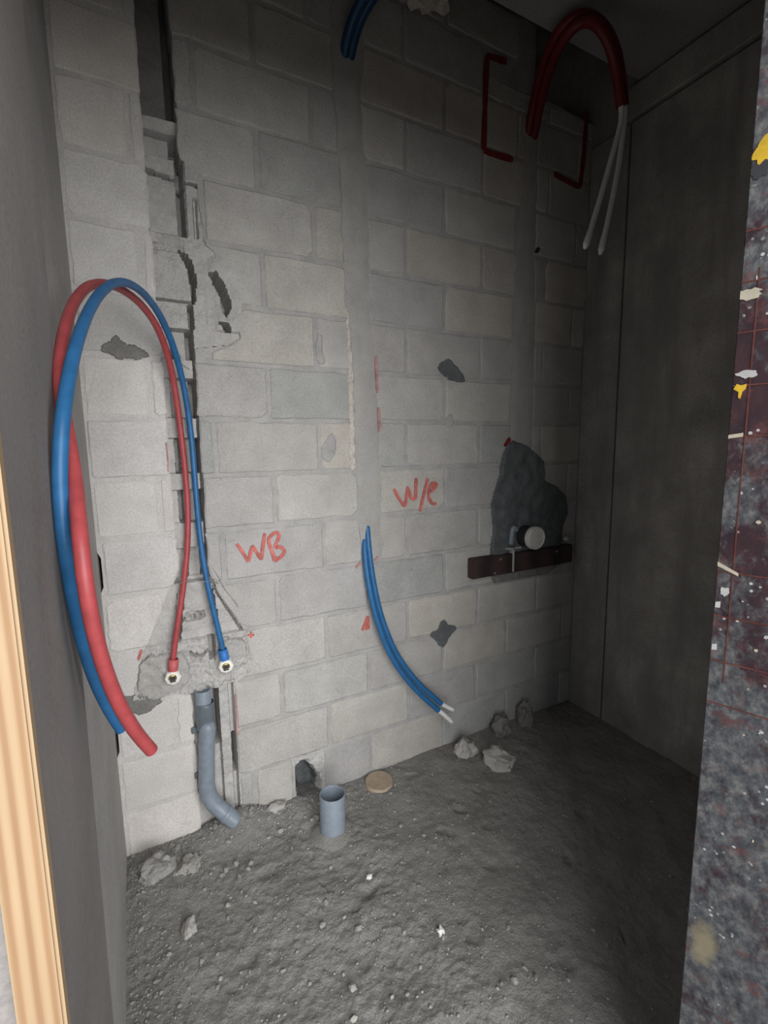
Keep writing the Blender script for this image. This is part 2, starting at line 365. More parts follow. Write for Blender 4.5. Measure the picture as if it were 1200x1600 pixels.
G = .0075  # half joint
def block(fx0, fx1, z0, z1, yo=0):
    w = fx1((z0 + z1) / 2) - fx0((z0 + z1) / 2)
    if w < .022: return
    P = outline(fx0, fx1, z0, z1, 6, max(3, int(w / .04)))
    prism(P, random.uniform(-.0025, .0015) + yo, .10, .005, (M_BLOCKL if fx1((z0 + z1) / 2) < -.3 else M_BLOCK), 'concrete_block', wall)
def cst(v): return lambda z: v
def sub(lo, hi, cuts):
    """clip [lo,hi] (callables) by cut intervals (callables a,b) in one course"""
    segs = [(lo, hi)]
    return segs
for i in range(0, 17):
    z0, z1 = .2 * i, .2 * i + .2
    if i == 16: z1 = 3.38
    zm = (z0 + z1) / 2
    js = [(-.4 if i % 2 == 0 else -.6) + .4 * k for k in range(8)]
    xs = [-.594] + [j + random.uniform(-.006, .006) for j in js if -.57 < j < 1.69] + [1.699]
    if i == 0: xs = [-.594, -.13, .035, .165, .40, .8, 1.2, 1.6, 1.699]
    gz0, gz1 = z0 + G + random.uniform(-.0015, .0015), z1 - G + random.uniform(-.0015, .0015)
    for a, b_ in zip(xs, xs[1:]):
        if i == 0 and abs(a - .035) < .001: continue          # broken-out piece behind the stub
        ga, gb = a + G, b_ - G
        if i == 0 and abs(a + .13) < .001: ga = a + .012
        if a <= -.594 and i in (2, 5): ga = -.580
        segs = [(cst(ga), cst(gb))]
        # cut by chases
        cuts = [(eL, eR)]
        if z1 > 1.05: cuts.append((eCL, eCR))
        if z1 > 1.55 and z0 < 2.9: cuts.append((eDL, eDR))
        for (cl, cr) in cuts:
            new = []
            for (f0, f1) in segs:
                l, r_ = min(cl(gz0), cl(gz1), cl(zm)), max(cr(gz0), cr(gz1), cr(zm))
                if r_ <= f0(zm) or l >= f1(zm): new.append((f0, f1)); continue
                A = (f0, (lambda z, f1=f1, cl=cl: min(f1(z), cl(z))))
                B = ((lambda z, f0=f0, cr=cr: max(f0(z), cr(z))), f1)
                zz = [gz0 + (gz1 - gz0) * t / 6 for t in range(7)]
                for (p, q) in (A, B):
                    if sum(q(z) - p(z) for z in zz) / 7 > .02:
                        q2 = (lambda z, p=p, q=q: max(q(z), p(z) + .004))
                        new.append((p, q2))
            segs = new
        for f0, f1 in segs:
            if i == 16 and b_ > 1.32:
                if a < 1.0: block(f0, (lambda z, f1=f1: min(f1(z), 1.30 + .012 * N(z, 3, 3, 3, 12))), gz0, gz1)
                continue
            if i == 15 and b_ > 1.32: block(f0, f1, gz0, 3.085 + .012 * N(a, 1, 1, 2, 9)); continue
            block(f0, f1, gz0, gz1)

# bedding mortar behind the faces (stays clear of the open chase)
def mortar(fx0, fx1, y=.0045, m_=M_MORTAR):
    zs = [i * .02 for i in range(0, 170)]
    V = []; F = []
    for z in zs:
        a, b_ = fx0(z), fx1(z)
        for k in range(2): V.append((a if k == 0 else b_, y + .0015 * N(z, k, 2, 2, 15), z))
        V.append((a, .15, z)); V.append((b_, .15, z))
    for i in range(len(zs) - 1):
        p = 4 * i; F += [(p, p + 1, p + 5, p + 4), (p + 2, p, p + 4, p + 6), (p + 1, p + 3, p + 7, p + 5)]
    return mesh('joint_mortar', V, F, m_, wall)
mortar(lambda z: -.586 if (1.03 < z < 1.16 or .43 < z < .53) else -.595, lambda z: eL(z) - .004, .0025, M_SLURRY)
mortar(lambda z: eR(z) + .004, cst(.04)); mortar(cst(.16), lambda z: 1.712 if z < 3.085 else 1.30)
bm = bmesh.new(); box(bm, .04, .16, .006, .15, .2, 3.38); bm_obj('joint_mortar', bm, M_MORTAR, wall)
V = []; F = []
for j in range(45):
    for i in range(31):
        x = .028 + .145 * i / 30; z = -.02 + .222 * j / 44
        d = math.hypot((x - .090 + .25 * (z - .08)) / .056, (z - .06) / .125) + .22 * N(x, z, 8, 3, 25)
        V.append((x, .003 + .004 * N(x, z, 2, 3, 40) + .09 * max(0, min(1, (1.05 - d) * 2.2)), z))
for j in range(44):
    for i in range(30):
        a = j * 31 + i; F.append((a, a + 1, a + 32, a + 31))
bb = mesh('broken_block', V, F, M_CHASE, wall); bb.data.materials.append(M_WET_SHADE)
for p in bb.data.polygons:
    if p.center.y > .045: p.material_index = 1  # deep faces coloured dark as shade inside the cavity

# filled chases
def strip(fl_, fr_, z0, z1, y, m_, name, n=60):
    V = []; F = []; nx_ = 7
    for i in range(n + 1):
        z = z0 + (z1 - z0) * i / n; a, b_ = fl_(z) - .003, fr_(z) + .003
        for k in range(nx_ + 1):
            t = k / nx_
            e = .004 * (abs(2 * t - 1) ** 4)
            V.append((a + (b_ - a) * t, y + e + .0035 * N(a + t * .3, z, 7, 4, 14), z))
    for i in range(n):
        for k in range(nx_):
            p = i * (nx_ + 1) + k; F.append((p, p + 1, p + nx_ + 2, p + nx_ + 1))
    return mesh(name, V, F, m_, wall, True)
strip(eCL, eCR, 1.03, 2.965, .001, M_STRIP, 'chase_mortar')
strip(eDL, eDR, 1.47, 2.925, .001, M_STRIP, 'chase_mortar')
strip(lambda z: eCL(z) - .0, eCR, 2.95, 3.36, .035, M_CHASE, 'chase_recess', 20)
strip(eDL, eDR, 2.90, 3.10, .035, M_CHASE, 'chase_recess', 20)

# open chase: one broken surface with bridges of mortar, open block cores, slots and cracks
SLOT = [(1.035, 1.145), (1.235, 1.355), (1.41, 1.535), (1.605, 1.735), (1.805, 1.90)]
HOLE1 = [(-.186, 2.098), (-.165, 2.105), (-.140, 2.07), (-.122, 2.02), (-.122, 1.985), (-.140, 1.955), (-.150, 1.985), (-.156, 2.03), (-.170, 2.06)]
HOLE2 = [(-.165, 1.935), (-.135, 1.937), (-.123, 1.92), (-.124, 1.895), (-.145, 1.875), (-.165, 1.868), (-.145, 1.893), (-.143, 1.915)]
ARC = [(-.285, 2.165), (-.255, 2.15), (-.236, 2.12), (-.230, 2.07), (-.236, 2.0), (-.247, 1.99), (-.248, 2.05), (-.252, 2.10), (-.270, 2.135)]
def chase_y(x, z):
    L, R_ = interp(LT, z), interp(RT, z)
    n1 = N(x, z, 1, 4, 22); n2 = N(x, z, 9, 3, 70)
    if z < .60:
        y = .030 + .004 * n1
        if -.262 < x < -.246 and z > .35: y = .12
        if -.203 < x < -.192 and .215 < z < .385: y = .11
        if -.244 < x < -.206: y = .006 + .006 * n1
        if x > -.19: y = .004
        return y
    if z < .80:
        y = .002 + .014 * n1 + .005 * n2
        if z < .70: y -= .008
        # crack and socket between the fittings
        if -.335 < x < -.265 and abs(z - (.735 + 2.2 * (x + .30) ** 2 * 8)) < .006: y += .03
        if -.270 < x < -.248 and .715 < z < .80: y = .07
        return y
    if z < 1.035:
        y = .014 + .006 * n1
        t = (z - .80) / .235
        if abs(x - (-.372 + .03 * t)) < .010 and z < .98: y = .06
        if abs(x - (-.232 - .02 * t)) < .008 and .84 < z < .98: y = .07
        if -.345 < x < -.275 and abs(z - .885) < .012 + .008 * n1: y += .03 * max(0, .5 + n2)
        if z > 1.015 and x < -.26: y += .03
        if abs(x - R_) < .008: y += .025
        return y
    if z < 1.905:
        y = .010 + .005 * n1 + .002 * n2
        for a, b_ in SLOT:
            if a < z < b_:
                if x < -.338 + .006: y = .02
                elif x < -.315: y = .085
                else: y = .05
                if x > -.275: y = .13
        if abs(x - (-.2545)) < .003: y = max(y, .05)
        if x > -.252: y = .012 + .005 * n1
        return y
    if z < 2.205:
        y = .012 + .008 * n1 + .003 * n2
        if x > -.20: y = .012 * max(0, min(1, (-.10 - x) / .08)) - .002 + .007 * n1
        if inside(x, z, HOLE1) or inside(x, z, HOLE2) or inside(x, z, ARC): y = .12
        if 1.905 < z < 1.985 and -.262 < x < -.244: y = .10
        if abs(z - 1.993) < .003 and x < -.24: y += .03
        if 2.15 < z < 2.17 and x < -.26: y += .012 * max(0, n1 + .4)
        d = min(abs(x + .15) + abs(z - 2.12), abs(x + .16) + abs(z - 1.945))
        y -= .012 * max(0, 1 - d / .06)
        return y
    if z < 2.435:
        y = .022 + .005 * n1
        if x > -.245: y = .010 + .006 * n1
        if -.222 < x < -.212 and z < 2.33: y = .03
        if -.276 < x < -.252: y = .11
        if abs(z - (2.382 - .12 * (x + .31))) < .004: y += .05
        if z > 2.385: y -= .010
        return y
    y = .055 + .004 * n1
    if x > -.285: y = .14
    if 2.52 < z < 2.56: y = .030 + .006 * n1
    if abs(z - 2.515) < .005: y = .09
    return y
cell = .0055; V = []; F = []; idx = {}
x_lo, x_hi = -.54, -.07
nxg = int((x_hi - x_lo) / cell); nzg = int(3.38 / cell)
for j in range(nzg):
    z = -.02 + j * cell
    L, R_ = interp(LT, z) - .014, interp(RT, z) + .014
    for i in range(nxg):
        x = x_lo + i * cell
        if L <= x <= R_:
            idx[(i, j)] = len(V); V.append((x + .0012 * random.uniform(-1, 1), chase_y(x, z), z))
for (i, j), a in idx.items():
    if (i + 1, j) in idx and (i + 1, j + 1) in idx and (i, j + 1) in idx:
        F.append((a, idx[(i + 1, j)], idx[(i + 1, j + 1)], idx[(i, j + 1)]))
oc = mesh('open_chase', V, F, M_CHASE, wall); oc.data.materials.append(M_CHASE_SHADE)
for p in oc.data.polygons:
    if p.center.z > 2.565 + .008 * N(p.center.x, 0, 3, 2, 30): p.material_index = 1  # recess shade put into the lining colour

# thin dabs and lumps of mortar on the face
def patch(poly, y0, amp, m_, name, parent=wall, cell=.006, sc=30, thick=.006, seed=0):
    xs = [p[0] for p in poly]; zs = [p[1] for p in poly]
    x0, x1, zz0, zz1 = min(xs), max(xs), min(zs), max(zs)
    V = []; F = []; ix = {}
    nx_, nz_ = int((x1 - x0) / cell) + 2, int((zz1 - zz0) / cell) + 2
    for j in range(nz_):
        for i in range(nx_):
            x, z = x0 + i * cell, zz0 + j * cell
            w = .004 * N(x, z, seed, 3, 40)
            if inside(x + w, z + w, poly):
                ix[(i, j)] = len(V); V.append([x + random.uniform(-.3, .3) * cell, y0 + amp * N(x, z, seed, 4, sc), z + random.uniform(-.3, .3) * cell])
    edge = set()
    for (i, j), a in ix.items():
        if any((i + d, j + e) not in ix for d, e in ((1, 0), (-1, 0), (0, 1), (0, -1))): edge.add(a)
        if (i + 1, j) in ix and (i + 1, j + 1) in ix and (i, j + 1) in ix:
            F.append((a, ix[(i + 1, j)], ix[(i + 1, j + 1)], ix[(i, j + 1)]))
    nb = {}
    for (i, j), a in ix.items():
        if a in edge: nb[a] = [ix[(i + d, j + e)] for d in (-1, 0, 1) for e in (-1, 0, 1) if (d or e) and (i + d, j + e) in ix and ix[(i + d, j + e)] in edge]
    for _ in range(3):
        W = {a: (sum(V[b][0] for b in q) / len(q), sum(V[b][2] for b in q) / len(q)) for a, q in nb.items() if q}
        for a, (x, z) in W.items(): V[a][0] = .4 * V[a][0] + .6 * x; V[a][2] = .4 * V[a][2] + .6 * z
    for a in edge: V[a][1] = y0 + thick
    return mesh(name, V, F, m_, parent, False)
patch([(-.535, 1.81), (-.53, 1.835), (-.505, 1.845), (-.49, 1.872), (-.477, 1.868), (-.47, 1.845), (-.43, 1.84), (-.40, 1.825), (-.384, 1.80), (-.41, 1.795), (-.43, 1.785), (-.46, 1.79), (-.48, 1.775), (-.50, 1.795)], -.0045, .001, M_DAB, 'mortar_dab', thick=.004, seed=3)
patch([(.748, 1.83), (.77, 1.865), (.80, 1.88), (.816, 1.893), (.835, 1.875), (.875, 1.85), (.905, 1.82), (.92, 1.785), (.88, 1.775), (.83, 1.782), (.81, 1.80), (.78, 1.81)], -.0045, .001, M_WET_SHADE, 'mortar_dab', thick=.004, seed=4)
patch([(.713, .60), (.72, .625), (.76, .63), (.775, .67), (.80, .675), (.822, .645), (.87, .63), (.882, .60), (.85, .585), (.825, .56), (.81, .53), (.786, .522), (.76, .545), (.74, .585)], -.0045, .001, M_WET_SHADE, 'mortar_dab', thick=.004, seed=5)
patch([(-.56, .66), (-.545, .645), (-.50, .635), (-.46, .635), (-.435, .60), (-.432, .585), (-.455, .58), (-.48, .562), (-.515, .555), (-.54, .575), (-.575, .60)], -.0045, .001, M_DAB, 'mortar_dab', thick=.004, seed=6)
patch([(.80, 1.60), (.815, 1.64), (.84, 1.645), (.855, 1.61), (.84, 1.575), (.815, 1.575)], -.004, .0008, M_STRIP, 'mortar_dab', thick=.004, seed=9)
sm = patch([(.322 + .006 * N(q, 1, 1, 2, 3), 1.40 + .066 * q) for q in range(11)] + [(.352 - .016 * max(0, (10 - q - 6)) / 4 + .004 * N(q, 5, 1, 2, 3), 1.40 + .066 * (10 - q)) for q in range(11)], -.005, .002, M_LUMP, 'mortar_smear', cell=.005, sc=40, thick=.004, seed=41)
for P_, sd in (([(.20, 1.50), (.245, 1.56), (.27, 1.53), (.265, 1.47), (.235, 1.43), (.205, 1.45)], 44), ([(.185, 1.86), (.20, 1.94), (.225, 1.93), (.222, 1.87), (.235, 1.82), (.20, 1.81)], 45)):
    patch(P_, -.0040, .0008, M_MORTAR, 'mortar_dab', cell=.005, thick=.004, seed=sd)
# wet mortar packed round the flush pipe
big = patch([(1.206, 1.525), (1.25, 1.51), (1.292, 1.50), (1.34, 1.47), (1.40, 1.43), (1.421, 1.396), (1.434, 1.312), (1.50, 1.29), (1.581, 1.236), (1.60, 1.18), (1.615, 1.129), (1.585, 1.05), (1.571, .944), (1.075, .944), (1.075, .976), (1.085, 1.08), (1.07, 1.20), (1.095, 1.28), (1.128, 1.357), (1.13, 1.41), (1.137, 1.451), (1.17, 1.50)], -.017, .013, M_WET_SHADE, 'packed_mortar', cell=.006, sc=9, thick=.018, seed=12)
for p in big.data.polygons: p.use_smooth = True
# mortar around the two wall fittings
patch([(-.52, .655), (-.505, .75), (-.47, .775), (-.42, .775), (-.36, .77), (-.335, .71), (-.335, .66), (-.35, .635), (-.40, .615), (-.47, .60)], -.013, .010, M_STRIP, 'packed_mortar', cell=.005, sc=22, thick=.012, seed=21)
patch([(-.272, .66), (-.25, .72), (-.235, .77), (-.19, .785), (-.15, .78), (-.128, .735), (-.13, .70), (-.19, .655), (-.24, .63)], -.012, .008, M_STRIP, 'packed_mortar', cell=.005, sc=24, thick=.012, seed=22)
patch([(1.07, .865), (1.10, .80), (1.30, .80), (1.45, .795), (1.58, .845), (1.60, .87)], -.020, .006, M_DAB, 'packed_mortar', cell=.007, sc=18, thick=.022, seed=23)

# red marker writing and setting-out marks
def stroke(pts, w, name, m_=None, y=-.0055):
    P = catmull([(x, 0, z) for x, z in pts], 5) if len(pts) > 2 else [Vector((pts[0][0], 0, pts[0][1])), Vector((pts[1][0], 0, pts[1][1]))]
    if len(pts) == 2: P = [P[0].lerp(P[1], t / 6) for t in range(7)]
    V = []; F = []
    for i, p in enumerate(P):
        t = (P[min(i + 1, len(P) - 1)] - P[max(i - 1, 0)]); t.normalize() if t.length else None
        nn = Vector((-t.z, 0, t.x)); ww = w / 2 * (.85 + .3 * random.random())
        if i in (0, len(P) - 1): ww *= .75
        for s in (-1, 1): V.append((p.x + nn.x * ww * s, y, p.z + nn.z * ww * s))
        for s in (-1, 1): V.append((p.x + nn.x * ww * s, y + .004, p.z + nn.z * ww * s))
    for i in range(len(P) - 1):
        a = 4 * i; F += [(a, a + 1, a + 5, a + 4), (a + 2, a, a + 4, a + 6), (a + 1, a + 3, a + 7, a + 5)]
    F += [(0, 2, 3, 1)]; a = 4 * (len(P) - 1); F += [(a, a + 1, a + 3, a + 2)]
    return V, F
def marks(strokes, w, name, m_=M_PAINT):
    V = []; F = []
    for q, s in enumerate(strokes):
        v, f = stroke(s, w, name, y=-.0052 - .0002 * q); k = len(V); V += v; F += [tuple(i + k for i in t) for t in f]
    o = mesh(name, V, F, m_, wall)
    return o
o = marks([[(-.146, 1.141), (-.140, 1.133)], [(-.142, 1.137), (-.107, 1.069)], [(-.107, 1.068), (-.090, 1.128)], [(-.090, 1.130), (-.058, 1.071)], [(-.058, 1.071), (-.050, 1.120), (-.040, 1.172)],
       [(-.006, 1.058), (-.016, 1.10), (-.027, 1.142), (-.012, 1.164), (.008, 1.171), (.014, 1.152), (-.002, 1.116), (.018, 1.112), (.034, 1.094), (.018, 1.072), (-.006, 1.058)], [(-.012, 1.062), (.006, 1.072)]], .013, 'painted_lettering')
o['label'] = 'hand-painted red letters W B'
o = marks([[(.530, 1.312), (.555, 1.27), (.582, 1.232)], [(.584, 1.232), (.592, 1.262), (.600, 1.320)], [(.600, 1.318), (.618, 1.268), (.640, 1.262)], [(.640, 1.260), (.642, 1.30), (.644, 1.355)],
       [(.706, 1.352), (.684, 1.28), (.664, 1.205)], [(.716, 1.290), (.738, 1.300), (.752, 1.318), (.742, 1.330), (.724, 1.322), (.712, 1.296), (.712, 1.262), (.730, 1.235), (.752, 1.234)], [(.728, 1.312), (.742, 1.318)]], .014, 'painted_lettering')
o['label'] = 'hand-painted red letters W/e'
marks([[(1.011, 3.157), (1.004, 2.95), (1.000, 2.784)], [(1.000, 2.784), (1.05, 2.782), (1.17, 2.787)], [(1.433, 2.790), (1.52, 2.778), (1.610, 2.770)], [(1.612, 2.77), (1.632, 2.92), (1.640, 3.12)], [(1.011, 3.157), (1.12, 3.17)]], .026, 'marker_outline', M_PAINT_SHADE)
marks([[(.452, 1.87), (.458, 1.72)], [(.460, 1.66), (.465, 1.56)]], .013, 'marker_line', M_PAINTF)
marks([[(.34, .985), (.367, 1.005)], [(.43, 1.005), (.452, 1.02)]], .010, 'marker_tick', M_PAINTF)
marks([[(.365, .70), (.392, .76)], [(.392, .76), (.395, .70)], [(.38, .73), (.385, .70)]], .014, 'marker_arrow')
marks([[(-.503, .765), (-.49, .80)], [(-.10, .775), (-.125, .78)], [(-.112, .79), (-.114, .765)]], .008, 'marker_tick')
marks([[(-.183, .55), (-.184, .38)]], .006, 'marker_line', M_PAINTF)
marks([[(-.362, 1.52), (-.360, 1.47), (-.362, 1.42)]], .005, 'marker_line', M_PAINTF)
marks([[(1.155, 1.49), (1.19, 1.53)]], .02, 'marker_tick', M_PAINT_SHADE)

# painted shade of a small void near the top of the right chase
patch([(1.318, 2.415), (1.325, 2.435), (1.345, 2.447), (1.358, 2.437), (1.352, 2.420), (1.335, 2.410)], -.005, .001, M_HOLE_AND_SHADE, 'hole_shade_patch', thick=.004, cell=.003, seed=31)
patch([(1.360, 2.440), (1.368, 2.452), (1.384, 2.450), (1.380, 2.440)], -.006, .001, M_WHITE, 'plaster_fleck', thick=.004, cell=.003, seed=32)

# lump of mortar squeezed out above the block wall
V = []; F = []
def lump(name, c, r, seed, m_, parent=None, flat=1.0, sub=3, rough=.35, freq=1.6):
    bm = bmesh.new(); bmesh.ops.create_icosphere(bm, subdivisions=sub, radius=1.0)
    for v in bm.verts:
        d = v.co.normalized(); k = 1 + rough * N(d.x + seed, d.y, d.z, 3, freq) 
        fac = noise.cell(Vector((d.x * 2.1 + seed, d.y * 2.1, d.z * 2.1))) * .05
        v.co = Vector((d.x * r[0], d.y * r[1], d.z * r[2])) * (k - fac)
    return bm
bm = lump('m', 0, (.10, .07, .085), 3.3, None, rough=.6)
for v in bm.verts: v.co += Vector((.645, -.075, 3.235))
o = bm_obj('mortar_lump', bm, M_LUMP); tag(o, 'pale lump of set mortar, light put into its colour, hanging at the top of the block wall', 'mortar lump')

# ------------------------------------------------------------------ pipes and hoses
def hose(name, label, cat, pts, rad, m_, base, group=None, sm=2, n=6):
    P = catmull(smooth_path(pts, sm), n)
    root = empty(name, base); tag(root, label, cat, group)
    bm = bmesh.new(); tube(bm, P, rad, 16, True, False)
    # open mouth at the free end
    t = (P[-1] - P[-2]).normalized()
    lathe(bm, [(rad, 0), (rad * .78, 0), (rad * .74, -.02), (0, -.021)], P[-1], t, 16)
    bm_obj('conduit', bm, m_, root, True)
    return root, P
def fitting(root, at, up, mcol, seed):
    """coloured collar, white flush plug with brass insert and square socket, set in the mortar"""
    at = Vector(at); up = Vector(up).normalized()
    bm = bmesh.new(); lathe(bm, [(.0135, .045), (.0165, .045), (.017, .004), (.0150, 0), (0, 0)], at + up * .012, up, 18); bm_obj('collar', bm, mcol, root, True)
    ax = Vector((-.12, -1, -.18)).normalized(); c = at + Vector((0, -.004, -.008))
    bm = bmesh.new(); lathe(bm, [(0, -.02), (.026, -.02), (.028, .004), (.025, .010), (.012, .012), (0, .012)], c, ax, 8); f = bm_obj('wall_elbow', bm, M_FIT, root)
    bm = bmesh.new(); lathe(bm, [(.012, .010), (.014, .017), (.010, .020), (.008, .012)], c + Vector((0, 0, .006)), ax, 16); bm_obj('brass_insert', bm, M_BRASS, f, True)
    bm = bmesh.new(); box(bm, -.009, .009, -.004, .004, -.010, .010, .001)
    for v in bm.verts: v.co = c + ax * .0135 + Vector((0, 0, .000)) + v.co
    bm_obj('square_socket', bm, M_HOLE_AND_SHADE, f)

red = [(-0.396, -0.03, 0.742), (-0.387, -0.03, 0.801), (-0.368, -0.025, 0.891), (-0.336, -0.02, 1.025), (-0.312, -0.015, 1.162), (-0.304, -0.01, 1.275), (-0.307, -0.01, 1.411), (-0.311, -0.015, 1.522), (-0.319, -0.025, 1.63), (-0.326, -0.05, 1.732), (-0.342, -0.1, 1.823), (-0.372, -0.17, 1.882), (-0.411, -0.26, 1.908), (-0.459, -0.36, 1.91), (-0.498, -0.45, 1.898), (-0.527, -0.55, 1.856), (-0.546, -0.65, 1.797), (-0.556, -0.76, 1.725), (-0.557, -0.873, 1.65), (-0.557, -0.93, 1.598), (-0.555, -0.95, 1.559), (-0.548, -0.96, 1.517), (-0.543, -0.98, 1.475), (-0.54, -1.02, 1.436), (-0.536, -1.07, 1.406), (-0.533, -1.1, 1.377), (-0.533, -1.11, 1.337), (-0.532, -1.1, 1.283), (-0.528, -1.08, 1.213), (-0.516, -1.06, 1.135), (-0.497, -1.03, 1.062), (-0.476, -1.0, 1.014)]
blue = [(-0.222, -0.03, 0.745), (-0.232, -0.03, 0.817), (-0.248, -0.03, 0.918), (-0.266, -0.03, 1.018), (-0.277, -0.02, 1.135), (-0.279, -0.015, 1.274), (-0.278, -0.01, 1.41), (-0.279, -0.01, 1.522), (-0.283, -0.02, 1.631), (-0.299, -0.05, 1.754), (-0.326, -0.11, 1.845), (-0.363, -0.2, 1.908), (-0.406, -0.31, 1.925), (-0.444, -0.42, 1.911), (-0.474, -0.52, 1.882), (-0.501, -0.64, 1.82), (-0.521, -0.75, 1.747), (-0.536, -0.88, 1.667), (-0.542, -0.98, 1.588), (-0.547, -1.02, 1.541), (-0.553, -1.03, 1.498), (-0.558, -1.025, 1.455), (-0.558, -1.045, 1.413), (-0.558, -1.036, 1.35), (-0.558, -1.014, 1.28), (-0.558, -0.971, 1.202), (-0.553, -0.92, 1.112), (-0.536, -0.91, 1.048), (-0.52, -0.9, 1.008)]
r1, P = hose('red_hose', 'long red plastic hose looping from the block wall towards the left wall', 'hose', red, .0100, M_RED, (-.40, -.03, .70))
fitting(r1, (-.399, -.035, .700), (.12, 0, 1), M_REDCOL, 1)
b1, P = hose('blue_hose', 'long blue plastic hose arching beside the red one on the left', 'hose', blue, .0098, M_BLUE, (-.217, -.03, .70))
fitting(b1, (-.217, -.035, .700), (-.15, 0, 1), M_BLUECOL, 2)

def inner(root, P, rad, m_, tip=True, name='inner_pipe'):
    bm = bmesh.new(); Q = catmull(P, 6); R = [rad] * len(Q)
    if tip:
        R[-1] = rad * .35; R[-2] = rad * .8; R[-3] = rad * 1.0
    tube(bm, Q, R, 12); o = bm_obj(name, bm, m_, root, True); o['label'] = 'white inner pipe with crimped end'
    return o
c1 = [(.404, .012, 1.158), (.397, -.01, 1.084), (.404, -.024, .944), (.431, -.037, .771), (.49, -.055, .584), (.584, -.08, .438), (.715, -.1, .308)]
c2 = [(.388, .008, 1.100), (.376, -.017, 1.031), (.378, -.037, .937), (.401, -.052, .767), (.46, -.07, .579), (.554, -.09, .429), (.693, -.11, .286)]
for pts, end, lab in ((c1, [(.700, -.098, .321), (.74, -.104, .290), (.782, -.11, .262)], 'blue hose from the middle chase, upper of the pair bending right'),
                      (c2, [(.678, -.108, .300), (.718, -.113, .262), (.769, -.12, .206)], 'blue hose from the middle chase, lower of the pair bending right')):
    rt, P = hose('blue_hose', lab, 'hose', pts, .0125, M_BLUE, pts[0], None, 1)
    inner(rt, end, .0105, M_WHPIPE)
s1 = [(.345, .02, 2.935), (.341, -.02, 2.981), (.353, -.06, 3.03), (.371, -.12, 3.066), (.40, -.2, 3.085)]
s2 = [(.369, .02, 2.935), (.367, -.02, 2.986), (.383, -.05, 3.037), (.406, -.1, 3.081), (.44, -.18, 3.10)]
for pts, lab in ((s1, 'blue hose stub with shade in its colour, entering top of middle chase, left one'), (s2, 'blue hose stub with shade in its colour, entering top of middle chase, right one')):
    hose('blue_hose', lab, 'hose', pts, .018, M_BLUE_SHADE, pts[0], None, 1)
u1 = [(1.275, .015, 2.927), (1.243, -.05, 3.017), (1.167, -.16, 3.051), (1.082, -.3, 3.046), (1.081, -.38, 3.061), (1.133, -.41, 3.079), (1.226, -.42, 3.070), (1.292, -.42, 3.02), (1.343, -.415, 2.947), (1.376, -.41, 2.832)]
u2 = [(1.305, .010, 2.92), (1.268, -.065, 3.004), (1.186, -.175, 3.025), (1.102, -.315, 3.017), (1.090, -.395, 3.027), (1.124, -.43, 3.040), (1.188, -.44, 3.030), (1.246, -.44, 2.976), (1.299, -.435, 2.908), (1.332, -.43, 2.805)]
w1 = [(1.366, -.411, 2.865), (1.382, -.41, 2.801), (1.351, -.42, 2.624), (1.302, -.43, 2.442), (1.238, -.44, 2.243)]
w2 = [(1.322, -.431, 2.835), (1.336, -.43, 2.756), (1.282, -.435, 2.602), (1.214, -.44, 2.42), (1.137, -.45, 2.244)]
for pts, w, lab in ((u1, w1, 'red hose with shade in its colour, looping under ceiling, its white pipe ending further right'), (u2, w2, 'red hose with shade in its colour, looping under ceiling, its white pipe ending further left')):
    rt, P = hose('red_hose', lab, 'hose', pts, .019, M_RED_SHADE, pts[0], None, 1)
    bm = bmesh.new(); Q = catmull(w, 6); R = [.0105] * len(Q); R[-1] = .007; R[-2] = .013; R[-3] = .0125
    tube(bm, Q, R, 12); bm_obj('inner_pipe', bm, M_WHPIPE, rt, True)['label'] = 'white inner pipe hanging from the red sleeve'

# tie wires
def wire(pts, name, label):
    bm = bmesh.new(); tube(bm, catmull(pts, 4), .0012, 6); o = bm_obj(name, bm, M_WIRE); tag(o, label, 'wire'); return o
wire([(-.36, .0, 1.79), (-.35, -.085, 1.80), (-.318, -.085, 1.80), (-.302, -.07, 1.80), (-.30, -.01, 1.79), (-.27, .0, 1.77)], 'tie_wire', 'thin tie wire holding both hoses where they leave the chase')
wire([(-.37, .0, 1.02), (-.345, -.034, 1.03), (-.325, -.036, 1.035), (-.28, -.040, 1.025), (-.248, -.03, 1.02), (-.22, -.004, 1.0)], 'tie_wire', 'thin tie wire across both hoses low in the chase')
wire([(-.25, .0, 1.09), (-.22, -.007, 1.03), (-.20, -.007, .98), (-.17, -.007, .93), (-.155, -.006, .90)], 'tie_wire', 'thin loose wire hanging right of the chase')

# grey basin waste: spigot, collar, bend, elbow
gp = empty('waste_pipe', (-.23, -.1, .03)); tag(gp, 'grey plastic waste pipe standing in the chase with a bent foot', 'pipe')
bm = bmesh.new(); lathe(bm, [(.0285, -.05), (.0285, .048), (.0275, .050), (.0250, .050), (.0245, .0), (0, -.002)], (-.302, -.02, .562), (0, -.05, 1), 28); bm_obj('open_spigot', bm, M_GREY, gp, True)
bm = bmesh.new(); lathe(bm, [(.0285, .050), (.0315, .048), (.0325, .040), (.0325, -.050), (.0300, -.055)], (-.299, -.022, .512), (.05, -.05, 1), 28); bm_obj('collar', bm, M_DGREY, gp, True)
P = catmull([(-.2935, -.040, .490), (-.302, -.037, .41), (-.308, -.036, .32), (-.312, -.037, .245), (-.309, -.041, .200), (-.292, -.050, .160), (-.268, -.061, .130), (-.243, -.072, .102), (-.222, -.081, .078)], 6)
R = [.0295] * len(P); R[0] = .016; R[1] = .0235; R[2] = .0275; R[3] = .029
bm = bmesh.new(); tube(bm, P, R, 24); bm_obj('bent_pipe', bm, M_GREY, gp, True)
bm = bmesh.new(); lathe(bm, [(.0296, 0), (.0315, .002), (.0315, .018), (.0296, .02)], P[38], (P[39] - P[38]), 24); bm_obj('coupling_ring', bm, M_GREY, gp, True)
